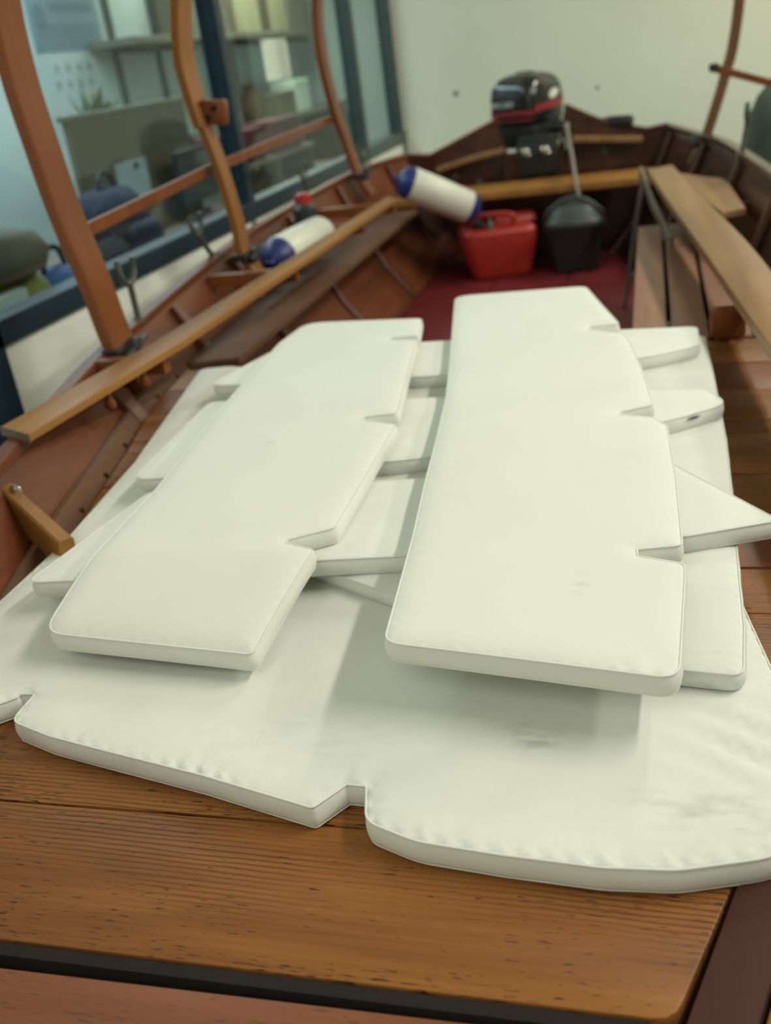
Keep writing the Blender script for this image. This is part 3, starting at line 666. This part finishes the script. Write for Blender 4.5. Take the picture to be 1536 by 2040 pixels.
# ------------------------------------------------------------------ fenders, flask, fuel tank, bin, ropes
def fender(p0, p1, r, label):
    p0, p1 = Vector(p0), Vector(p1); L = (p1-p0).length; t = (p1-p0)/L
    e = empty('boat_fender', (p0+p1)/2-Vector((0, 0, r)), label, 'fender', 'white fenders with navy ends')
    G().lathe(p0+t*.055, p1, [(0, r*.93), (.005, r), (L*.3, r*1.02), (L-.115, r), (L-.11, r*.93)], 26).done('body', M['white'], e, 60)
    for a, d in ((p0, t), (p1, -t)):
        cp = G().lathe(a, a+d, [(-.004, .012), (.002, .022), (.012, r*.55), (.03, r*.85), (.052, r*.985), (.062, r*1.0), (.064, r*.9)], 26).done('end_cap', M['blue'], e, 60)
        s = d.cross(Vector((0, 0, 1))).normalized()
        ring = [a-d*.014+(s*math.cos(k*.524)+d.cross(s)*0+d*math.sin(k*.524))*.014 for k in range(12)]
        G().tube(ring, .005, 6, True).done('eye', M['blue'], cp)
fender((-1.212, 3.06, .117), (-1.175, 3.55, .117), .066, 'white fender with a navy end lying on the left side shelf')
fender((-1.075, 4.36, .185), (-.755, 4.52, -.015), .073, 'white fender with navy ends leaning down onto the red fuel tank')
fl = empty('spray_can', (-1.27, 3.62, .05), 'small black can with a red cap behind the lying fender', 'can')
G().lathe((-1.265, 3.62, .05), (-1.265, 3.62, 1), [(0, .042), (.004, .046), (.10, .046), (.15, .046), (.168, .032)], 18).done('body', M['dkgrey'], fl)
G().lathe((-1.265, 3.62, .214), (-1.265, 3.62, 1), [(0, .033), (.03, .032), (.04, .024), (.042, 0)], 16).done('cap', M['jerry'], fl)
G().lathe((-1.265, 3.62, .10), (-1.265, 3.62, 1), [(0, .0465), (.002, .0475), (.06, .0475), (.062, .0465)], 18).done('label_band', M['black'], fl)
# red fuel tank
ft = empty('fuel_tank', (-.70, 4.66, -.33), 'red plastic fuel tank with black fittings on the dark red sole', 'tank')
def tring(z, a, b, dx=0): return sring(-.71+dx, 4.69, -.33+z, a*1.12, b*1.05, 7, 40, .30)
body = G().loft([tring(*q) for q in ((0, .10, .10), (.008, .122, .115), (.05, .132, .125), (.14, .150, .135), (.18, .156, .14), (.188, .154, .138), (.196, .156, .14), (.215, .15, .135), (.228, .135, .12))]).done('body', M['jerry'], ft, 40)
G().loft([sring(-.63, 4.745, -.105+z, a, b*.8, 4, 24, .3) for z, a, b in ((0, .105, .075), (.02, .10, .07), (.035, .09, .06), (.04, .07, .045))]).done('raised_top', M['jerry'], ft, 40)
G().tube(catmull([(-.80, 4.60, -.10), (-.80, 4.60, -.055), (-.71, 4.605, -.045), (-.62, 4.61, -.055), (-.62, 4.61, -.10)], 5), .013, 8).done('handle', M['jerry'], ft)
cpx = G().lathe((-.81, 4.68, -.105), (-.81, 4.68, 1), [(0, .035), (.03, .034), (.036, .028), (.036, 0)], 16).done('filler_cap', M['black'], ft)
G().lathe((-.72, 4.57, -.105), (-.72, 4.57, 1), [(0, .018), (.03, .016), (.04, .01), (.05, .01)], 10).done('hose_fitting', M['galv'], ft)
G().box((-.775, 4.575, -.085), (.05, .03, .04), None, .006).done('gauge', M['black'], ft)
# black container with a domed lid
bc = empty('lidded_bin', (-.345, 4.62, -.33), 'black tub with a domed grey-green lid beside the red fuel tank', 'tub')
bx, by = -.345, 4.66
G().loft([sring(bx, by, -.33+z, a*.92, a*.84, 4, 32) for z, a in ((0, .108), (.006, .116), (.10, .124), (.19, .132), (.20, .136), (.205, .136))]).done('body', M['pan'], bc, 40)
G().loft([sring(bx, by, -.33+z, a*.92, a*.84, 2.8, 32) for z, a in ((.205, .142), (.222, .143), (.228, .136), (.26, .124), (.29, .10), (.31, .066), (.318, .02))]).done('lid', M['green'], bc, 40)
G().tube(catmull([(bx-.132, by, -.13), (bx-.115, by-.05, -.06), (bx, by-.06, .0), (bx+.115, by-.05, -.06), (bx+.132, by, -.13)], 8), .009, 8).done('handle', M['green'], bc)
for s in (-1, 1): G().span((bx+s*.13-.012, by-.02, -.16), (bx+s*.13+.012, by+.02, -.12), .004).done('lug', M['pan'], bc, smooth=False)
rp = empty('pull_cord', (-.40, 4.9, -.02), 'pale cord hanging from the outboard down to the black tub', 'cord')
G().tube(catmull([(-.39, 5.05, .262), (-.36, 4.86, .165), (-.33, 4.665, .055), (-.315, 4.625, -.02), (-.31, 4.62, -.045)], 6), .0085, 8).done('line', M['rope'], rp)
G().lathe((-.392, 5.06, .275), (-.388, 5.045, .25), [(0, .008), (.003, .014), (.02, .014), (.03, .008)], 8).done('knot', M['rope'], rp)
rq = empty('mooring_line', (-.09, 4.2, -.33), 'dark brown line hanging from the right rail end to the sole', 'rope')
G().tube(catmull([(-.035, 4.36, .10), (-.055, 4.22, .0), (-.08, 4.05, -.14), (-.10, 3.92, -.27), (-.11, 3.86, -.322)], 8), .008, 8).done('line', M['ropeb'], rq)
G().lathe((-.034, 4.365, .112), (-.036, 4.345, .08), [(0, .01), (.008, .018), (.028, .018), (.036, .01)], 8).done('knot', M['ropeb'], rq)

# ------------------------------------------------------------------ outboard motor
om = empty('outboard_motor', (-.57, 5.25, -.3), 'black outboard motor with red stripes clamped to the transom', 'outboard motor')
cx, cyy, RT = -.60, 5.30, math.radians(-30)
def cr_(z, a, b, e=4.0, dx=0): return sring(cx+dx, cyy, z, a*1.05, b*1.05, e, 48, RT)
cowl = G().loft([cr_(*q) for q in ((.275, .128, .132), (.282, .138, .142), (.33, .142, .146), (.40, .142, .146), (.445, .136, .140), (.475, .122, .126), (.495, .10, .10), (.507, .065, .065), (.511, .025, .025))]).done('cowl', M['gloss'], om, 60)
G().loft([cr_(*q) for q in ((.165, .085, .09), (.178, .118, .12), (.195, .130, .130), (.262, .134, .136), (.274, .132, .136))]).done('lower_pan', M['pan'], om, 50)
# red stripe wraps the cowl; it climbs toward the corner that faces the camera's right
def cowl_pt(t, z, off=.0025):
    c, s_ = math.cos(t), math.sin(t); e = 4.0
    k = float(np.interp(z, [.275, .282, .33, .40, .445, .475], [0, 1, 1.04, 1.04, .99, .88]))
    x = (.1433*k+off)*math.copysign(abs(c)**(2/e), c); y = (.1475*k+off)*math.copysign(abs(s_)**(2/e), s_)
    return Vector((cx+x*math.cos(RT)-y*math.sin(RT), cyy+x*math.sin(RT)+y*math.cos(RT), z))
def stripe(t0, t1, zf, hh):
    ts = np.linspace(t0, t1, 40); V = []; F = []
    for t in ts:
        for o_, dz in ((.0005, -hh/2), (.003, -hh/2), (.003, hh/2), (.0005, hh/2)): V.append(cowl_pt(t, zf(t)+dz, o_))
    for i in range(len(ts)-1):
        for j in range(4): F.append((i*4+j, (i+1)*4+j, (i+1)*4+(j+1) % 4, i*4+(j+1) % 4))
    F.append((0, 1, 2, 3)); F.append(tuple(len(ts)*4-4+j for j in (3, 2, 1, 0)))
    mk('stripe', V, F, M['red'], cowl, 30)
tl, tr = math.radians(200), math.radians(392)     # along the faces that look forward
stripe(math.radians(195), math.radians(318), lambda t: .325-.012*math.sin(t), .020)
stripe(math.radians(200), math.radians(312), lambda t: .298-.006*math.sin(t), .008)
stripe(math.radians(322), math.radians(395), lambda t: .345+.02*(t-5.6), .030)
# white lettering on the left face and a bright badge on the right face
def lettering(txt, centre, t, parent, size, mt):
    cu = bpy.data.curves.new('lettering', 'FONT'); cu.body = txt; cu.size = size; cu.extrude = .001; cu.align_x = 'CENTER'; cu.align_y = 'CENTER'
    ob = bpy.data.objects.new('tmp', cu); COL.objects.link(ob); dg = bpy.context.evaluated_depsgraph_get(); dg.update()
    me = bpy.data.meshes.new_from_object(ob.evaluated_get(dg)); bpy.data.objects.remove(ob)
    xa = Vector(t).normalized(); za = Vector((0, 0, 1)); ya = xa.cross(za)
    vs = [Vector(centre)+xa*v.co.x+za*v.co.y-(-ya)*v.co.z*-1 for v in me.vertices]
    mk('lettering', vs, [tuple(p.vertices) for p in me.polygons], mt, parent)
fx = Vector((math.cos(RT), math.sin(RT), 0)); fy = Vector((-math.sin(RT), math.cos(RT), 0)); cc = Vector((cx, cyy, 0))
lettering('MERCURY', cc-fy*.1545-fx*.045+Vector((0, 0, .378)), fx, cowl, .036, M['white'])
bd = cc+fx*.1495+fy*.02+Vector((0, 0, .405))
G().loft([[bd+fx*o_+fy*(.038*k*math.cos(a))+Vector((0, 0, .020*k*math.sin(a)+.008*k*math.cos(a))) for a in np.linspace(0, 6.283, 19)[:-1]] for o_, k in ((-.004, 1), (.0015, 1), (.002, .8))]).done('badge', M['white'], cowl)
G().loft([cr_(.505, .05, .03), cr_(.514, .045, .026), cr_(.517, .03, .016)]).done('top_grip', M['pan'], om)
G().loft([sring(cx+.02, 5.23, z, a, b, 3, 20) for z, a, b in ((-.45, .03, .06), (-.2, .04, .07), (.0, .05, .07), (.18, .07, .08))]).done('leg', M['pan'], om)
# clamp bracket inboard of the transom, with two clamp screws
G().box((-.535, 5.045, .13), (.20, .045, .16), None, .01, 2).done('clamp_bracket', M['pan'], om)
G().box((-.535, 5.11, .215), (.19, .15, .03), None, .008, 2).done('bracket_saddle', M['pan'], om)
for x in (-.585, -.49):
    sc = G().lathe((x, 5.05, .168), (x, 4.96, .168), [(0, .010), (.05, .010), (.055, .020), (.07, .022), (.08, .016), (.082, 0)], 12).done('clamp_screw', M['steel'], om)
    G().box((x, 4.975, .168), (.055, .010, .014), Matrix.Rotation(.6, 3, 'Y'), .004).done('clamp_wing', M['steel'], sc)
G().tube(catmull([(-.43, 5.10, .21), (-.405, 5.06, .19), (-.385, 5.04, .155)], 4), .010, 8).done('lever', M['steel'], om)
tl_ = G().tube([(-.47, 5.20, .25), (-.36, 5.15, .262), (-.20, 5.12, .252)], [.028, .024, .02], 10).done('tiller_arm', M['pan'], om)
G().tube([(-.21, 5.122, .252), (-.195, 5.119, .2515), (-.10, 5.103, .246), (-.085, 5.10, .245)], [.021, .027, .029, .024], 12).done('grip', M['black'], tl_)

# dark green covered bundle beyond the starboard gunwale
tb = empty('covered_bundle', (.78, 5.4, ZF), 'dark green canvas-covered bundle on the floor beyond the right gunwale', 'cover')
rings = []
for z, k in ((0, .9), (.3, 1.0), (.6, 1.0), (.8, .95), (.92, .82), (1.0, .62), (1.05, .38), (1.075, .12)):
    rg = sring(.80, 5.45, ZF+z, .36*k, .40*k, 2.4, 40)
    rings.append([p+Vector((p.x-.8, p.y-5.45, 0))*(.06*math.sin(9*i*6.283/40)*(1-z)) for i, p in enumerate(rg)])
G().loft(rings).done('cover', M['tarp'], tb, 60)
G().tube([p*1.0 for p in sring(.80, 5.45, ZF+.5, .372, .412, 2.4, 40)], .01, 6, True).done('tie_cord', M['rope'], tb)

# ------------------------------------------------------------------ cushions
def round_poly(P, closed=True):
    out = []; n = len(P)
    for i, p in enumerate(P):
        b = Vector(p[:2]); r = p[2] if len(p) > 2 else 0
        a, c = Vector(P[i-1][:2]), Vector(P[(i+1) % n][:2])
        if r <= 0: out.append(b); continue
        u, v = (a-b), (c-b); lu, lv_ = u.length, v.length; u.normalize(); v.normalize()
        ang = math.acos(max(-1, min(1, u.dot(v))))
        t = min(r/max(math.tan(ang/2), 1e-3), .46*lu, .46*lv_)
        p0, p1 = b+u*t, b+v*t; k = 6 if r > .004 else 3
        for j in range(k+1):
            s = j/k; out.append(p0*(1-s)**2 + b*(2*s*(1-s)) + p1*s*s)
    res = []
    for i, p in enumerate(out):
        q = out[(i+1) % len(out)]; d = (q-p).length
        if d < 6e-4: continue
        m_ = max(1, int(d/.0065)); res += [p.lerp(q, j/m_) for j in range(m_)]
    return res
def smooth_long(P, runs):
    """replace straight runs of plain points by a spline through them"""
    return P
def cushion(name, P, z0, th, label, base=None, puff=.005, wr=.0011, wl=.021, sag=.0015, bulge=.0035, seed=0, stains=(), grid=.0135, folds=None, wd=.017, dirt=.05, col=FAB, zip_at=None):
    base = base or (lambda x, y: 0.0)
    B = round_poly(P); n = len(B)
    if sum(B[i-1].x*B[i].y-B[i].x*B[i-1].y for i in range(n)) < 0: B = B[::-1]
    A = np.array([tuple(p) for p in B]); A2 = np.roll(A, -1, 0)
    arc = np.concatenate([[0], np.cumsum(np.linalg.norm(A2-A, axis=1))[:-1]])
    lo, hi = A.min(0), A.max(0); pts = []
    rows = int((hi[1]-lo[1])/(grid*.866))+1
    for j in range(rows):
        for i in range(int((hi[0]-lo[0])/grid)+1):
            pts.append((lo[0]+(i+.5*(j % 2))*grid, lo[1]+j*grid*.866))
    Q = np.array(pts)
    def dist(Q):
        D = np.full(len(Q), 9.0); S_ = np.zeros(len(Q)); inside = np.zeros(len(Q), bool)
        for i in range(n):
            a, b = A[i], A2[i]; ab = b-a; l2 = ab@ab
            t = np.clip(((Q-a)@ab)/l2, 0, 1); d = np.linalg.norm(Q-(a+t[:, None]*ab), axis=1)
            k = d < D; D[k] = d[k]; S_[k] = arc[i]+t[k]*math.sqrt(l2)
            cond = ((a[1] > Q[:, 1]) != (b[1] > Q[:, 1]))
            if cond.any():
                xx = (b[0]-a[0])*(Q[:, 1]-a[1])/((b[1]-a[1]) or 1e-12)+a[0]; inside ^= cond & (Q[:, 0] < xx)
        return D, S_, inside
    D, _, ins = dist(Q); Q = Q[ins & (D > .019)]
    T = np.roll(A, -1, 0)-np.roll(A, 1, 0); T /= np.linalg.norm(T, axis=1)[:, None]; NI = np.stack([-T[:, 1], T[:, 0]], 1)
    for ins_d, step in ((.0032, 1), (.0075, 1), (.0125, 2)):
        C_ = (A+NI*ins_d)[::step]; D2, _, i2 = dist(C_); C_ = C_[i2 & (D2 > ins_d*.93)]
        keep = []
        for c_ in C_:
            if not keep or min((c_[0]-k[0])**2+(c_[1]-k[1])**2 for k in keep[-6:]) > (.0028*step)**2: keep.append(c_)
        Q = np.concatenate([Q, np.array(keep)])
    # two inset rings so the rounded edge is well resolved
    allp = [Vector(p) for p in A.tolist()]+[Vector(p) for p in Q.tolist()]
    vs, _, fs, ov, _, _ = delaunay_2d_cdt(allp, [], [tuple(range(n))], 1, 1e-7)
    order = [min(o) if o else 10**6 for o in ov]; bidx = {o: i for i, o in enumerate(order) if o < n}
    VV = np.array([tuple(v) for v in vs]); D, SS, _ = dist(VV)
    isb = np.array([o < n for o in order]); D[isb] = 0
    top = []
    for i, (x, y) in enumerate(VV):
        d = D[i]; e = max(0, 1-d/.026)
        z = puff*(1-e*e) - sag*(1-math.exp(-max(0, d-.03)/.08))*0
        q = Vector((x*5+seed*7.1, y*5, seed*3.3))
        z += sag*noise.noise(q)*(1-math.exp(-d/.04))
        if d > 0:
            mod = .55+.9*noise.noise(Vector((SS[i]*9, seed*5.0, 1)))
            ph = SS[i]*6.283/wl + 2.2*noise.noise(Vector((SS[i]*17, seed, 4)))+ 12*d
            z += wr*max(0, mod)*math.sin(ph)*math.exp(-d/wd)*min(1, d/.004)
        if folds: z += folds(x, y)*min(1, d/.012)
        top.append((x, y, z0+th+z+base(x, y)))
    V = list(top); nv = len(V)
    F = [tuple(f) for f in fs]
    # make sure the top faces up
    f0 = F[0]; a, b, c = [Vector(top[i]) for i in f0[:3]]
    if (b-a).cross(c-a).z < 0: F = [f[::-1] for f in F]
    nr = []
    for i in range(n):
        t = Vector(A[(i+1) % n]-A[i-1]); t.normalize(); nr.append(Vector((t.y, -t.x)))
    prof = [(.0012, th-.0022), (bulge*.8, th*.72), (bulge, th*.45), (bulge*.7, th*.2), (0, 0)]
    rings = [[bidx[i] for i in range(n)]]
    for o_, zz in prof:
        rings.append(list(range(len(V), len(V)+n)))
        for i in range(n):
            x, y = A[i]; bb_ = base(x, y)
            k = 1+.35*noise.noise(Vector((arc[i]*22, seed*2.0, zz*40)))
            V.append((x+nr[i].x*o_*k, y+nr[i].y*o_*k, z0+zz+bb_))
    for r in range(len(rings)-1):
        for i in range(n):
            j = (i+1) % n; F.append((rings[r][i], rings[r+1][i], rings[r+1][j], rings[r][j]))
    off = len(V); bmap = {}
    for i in range(nv):
        if order[i] < n: bmap[i] = rings[-1][order[i]]
        else: bmap[i] = len(V); V.append((VV[i][0], VV[i][1], z0+base(*VV[i])))
    F += [tuple(bmap[i] for i in f[::-1]) for f in F[:len(fs)]]
    cxy = A.mean(0); org = (cxy[0], cxy[1], z0)
    e = empty(name, org, label, 'cushion', 'white canvas boat cushions in the pile')
    st = [((p[0]-org[0], p[1]-org[1]), rx, ry, amt) for p, rx, ry, amt in stains]
    mt = fabric('cushion_canvas', col, st, dirt)
    o = mk('cover', V, F, mt, e, True, org)
    ring = [Vector((A[i][0]+nr[i].x*.0008, A[i][1]+nr[i].y*.0008, z0+th-.0004+base(*A[i]))) for i in range(n)]
    G().tube(ring, .0015, 5, True).done('piping', mt, e, True)
    ring = [Vector((A[i][0], A[i][1], z0+.0012+base(*A[i]))) for i in range(n)]
    G().tube(ring, .0014, 5, True).done('piping', mt, e, True)
    return e
TH = .0245
T2 = [(-0.282,0.843,0.022), (0.018,0.804,0.022), (0.029,0.992), (0.029,1.017,0.012), (-0.023,1.035,0.002), (-0.024,1.053,0.002), (0.028,1.063,0.010), (0.025,1.250), (0.016,1.455,0.020), (-0.004,1.494,0.006), (-0.057,1.511,0.001), (-0.054,1.529,0.001), (-0.004,1.556,0.008), (-0.026,1.774), (-0.051,1.950,0.008), (-0.064,1.992,0.005), (-0.132,2.029,0.001), (-0.132,2.056,0.001), (-0.072,2.065,0.006), (-0.160,2.399,0.030), (-0.477,2.393,0.035), (-0.442,2.162,.3), (-0.394,1.854,.3), (-0.362,1.641,.3), (-0.338,1.424,.3), (-0.323,1.267,.3), (-0.304,1.093,.3), (-0.294,0.976,.3)]
T1 = [(-0.752,0.905,0.030), (-0.458,0.880,0.010), (-0.431,1.059,0.012), (-0.478,1.078,0.002), (-0.479,1.089,0.002), (-0.421,1.123,0.012), (-0.422,1.442,.1), (-0.422,1.493,0.006), (-0.487,1.518,0.001), (-0.490,1.538,0.001), (-0.433,1.551,0.006), (-0.491,1.962), (-0.498,2.015,0.005), (-0.561,2.028,0.001), (-0.564,2.047,0.001), (-0.502,2.054,0.005), (-0.527,2.208,0.020), (-0.824,2.242,0.050), (-0.832,2.066,0.080), (-0.793,1.632,.4), (-0.755,1.266,.4), (-0.749,1.054,.2)]
C1 = [(-0.936,1.868,0.030), (-0.695,1.856), (-0.436,1.858), (-0.023,1.898,.3), (0.085,1.964,0.040), (0.086,2.096,0.020), (-0.061,2.106), (-0.508,2.104), (-0.870,2.107,0.030)]
C2 = [(-0.862,1.368,0.030), (-0.565,1.392), (-0.376,1.426), (-0.155,1.500), (0.019,1.555,.2), (0.117,1.626,0.040), (0.085,1.701,0.030), (-0.004,1.711), (-0.409,1.720), (-0.883,1.757,0.020)]
C3 = [(-0.847,1.019,0.015), (-0.595,1.045), (-0.435,1.085,.2), (-0.320,1.096), (0.036,1.148), (0.149,1.189,0.010), (0.017,1.386,0.010), (-0.336,1.344), (-0.803,1.314,0.020)]
C4 = [(-0.522,1.156,0.030), (-0.438,1.105), (-0.324,1.043), (-0.176,0.953,.2), (-0.070,0.907,.2), (0.084,0.888,0.015), (0.092,0.984), (0.095,1.097), (0.102,1.293), (0.108,1.533), (0.106,1.861), (0.102,2.122,0.020), (-0.453,2.167), (-0.699,2.174,0.030)]
BB = [(-0.878,0.818,0.040), (-0.803,0.795), (-0.760,0.833,0.006), (-0.762,0.839,0.004), (-0.739,0.841,0.004), (-0.738,0.788,0.020), (-0.673,0.765,.1), (-0.599,0.748,.1), (-0.463,0.718,.1), (-0.328,0.682,0.006), (-0.303,0.718,0.004), (-0.281,0.717,0.004), (-0.269,0.669,0.025), (-0.216,0.649,.1), (-0.136,0.641,.1), (-0.049,0.636,.1), (0.013,0.640,.1), (0.090,0.663,.1), (0.135,0.698,0.060), (0.145,0.763,0.040), (0.117,0.937), (0.098,1.064), (0.084,1.195), (0.065,1.745,0.030), (-1.021,2.181,0.030), (-1.097,2.174,0.020), (-0.976,1.573,.2), (-0.935,1.239,.2), (-0.932,1.050), (-0.937,0.938)]
def bfold(x, y):      # pulled creases at the starboard end of the bottom cushion
    u = (x-.12)*.55+(y-.86)*.83; v = (x-.12)*.83-(y-.86)*.55
    m_ = math.exp(-((x-.09)/.06)**2)*math.exp(-((y-.80)/.07)**2)
    return .0055*m_*math.sin(u*6.283/.036+3*v)
def t2fold(x, y):     # pulled cloth at the near starboard corner
    u = (x-.018)*.6-(y-.80)*.8; r_ = math.hypot(x-.0, y-.83)
    return -.004*math.exp(-(r_/.04)**2)*(.5+.5*math.sin(u*6.283/.016))
cushion('boat_cushion', BB, .0015, .0275, 'largest white cushion at the bottom, notched front edge over the planks', puff=.0035, wr=.0042, wl=.024, wd=.022, sag=.003, seed=1,
        stains=(((-.126, .80), .06, .03, .5), ((.04, .71), .09, .06, .32), ((-.35, .78), .16, .06, .10)), folds=bfold, dirt=.08)
cushion('boat_cushion', C4, .034, .021, 'white cushion with a curved front, second from the bottom, corner at right', puff=.003, seed=2, wr=.0012, stains=(((.07, .90), .07, .03, .4),), dirt=.07)
cushion('boat_cushion', C3, .0585, TH, 'crosswise white cushion ending in a point at the right edge', puff=.003, seed=3, wr=.0006)
mid = cushion('boat_cushion', C2, .0585, TH, 'middle crosswise white cushion with a rounded right end', puff=.003, seed=4, wr=.0012)
cushion('boat_cushion', C1, .0585, TH, 'farthest crosswise white cushion, under the far ends of the top two', puff=.003, seed=5, wr=.0014, sag=.003)
def b1(x, y): return -.047*(1-min(1, max(0, (y-.85)/.20)))**1.2 + .006*math.sin(3*(y-1.1))
def b2(x, y): return .0035*math.sin(4.2*(y-.8)) - .004*max(0, (1.0-y)/.2)*((x+.13)/.15)
cushion('boat_cushion', T1, .0875, TH, 'notched white cushion on top of the pile at left, chamfered far end', base=b1, seed=6, wr=.0013, stains=(((-.62, 1.42), .02, .01, .3), ((-.62, 1.10), .02, .008, .2)), dirt=.03)
cushion('boat_cushion', T2, .0875, TH, 'notched white cushion on top of the pile at right, nearest the slats', base=b2, seed=7, wr=.0017, folds=t2fold, stains=(((-.084, .962), .014, .035, .22),), dirt=.03)
# open zip mouth on the side of the middle crosswise cushion
zn = Vector((.586, -.81, 0)); za_, zb_ = Vector((.048, 1.574, .078)), Vector((.070, 1.590, .078))
G().tube([za_.lerp(zb_, t)+zn*(.0035) for t in (0, .25, .5, .75, 1)], [.0004, .0014, .002, .0014, .0004], 8).done('zip_gap', M['black'], mid)
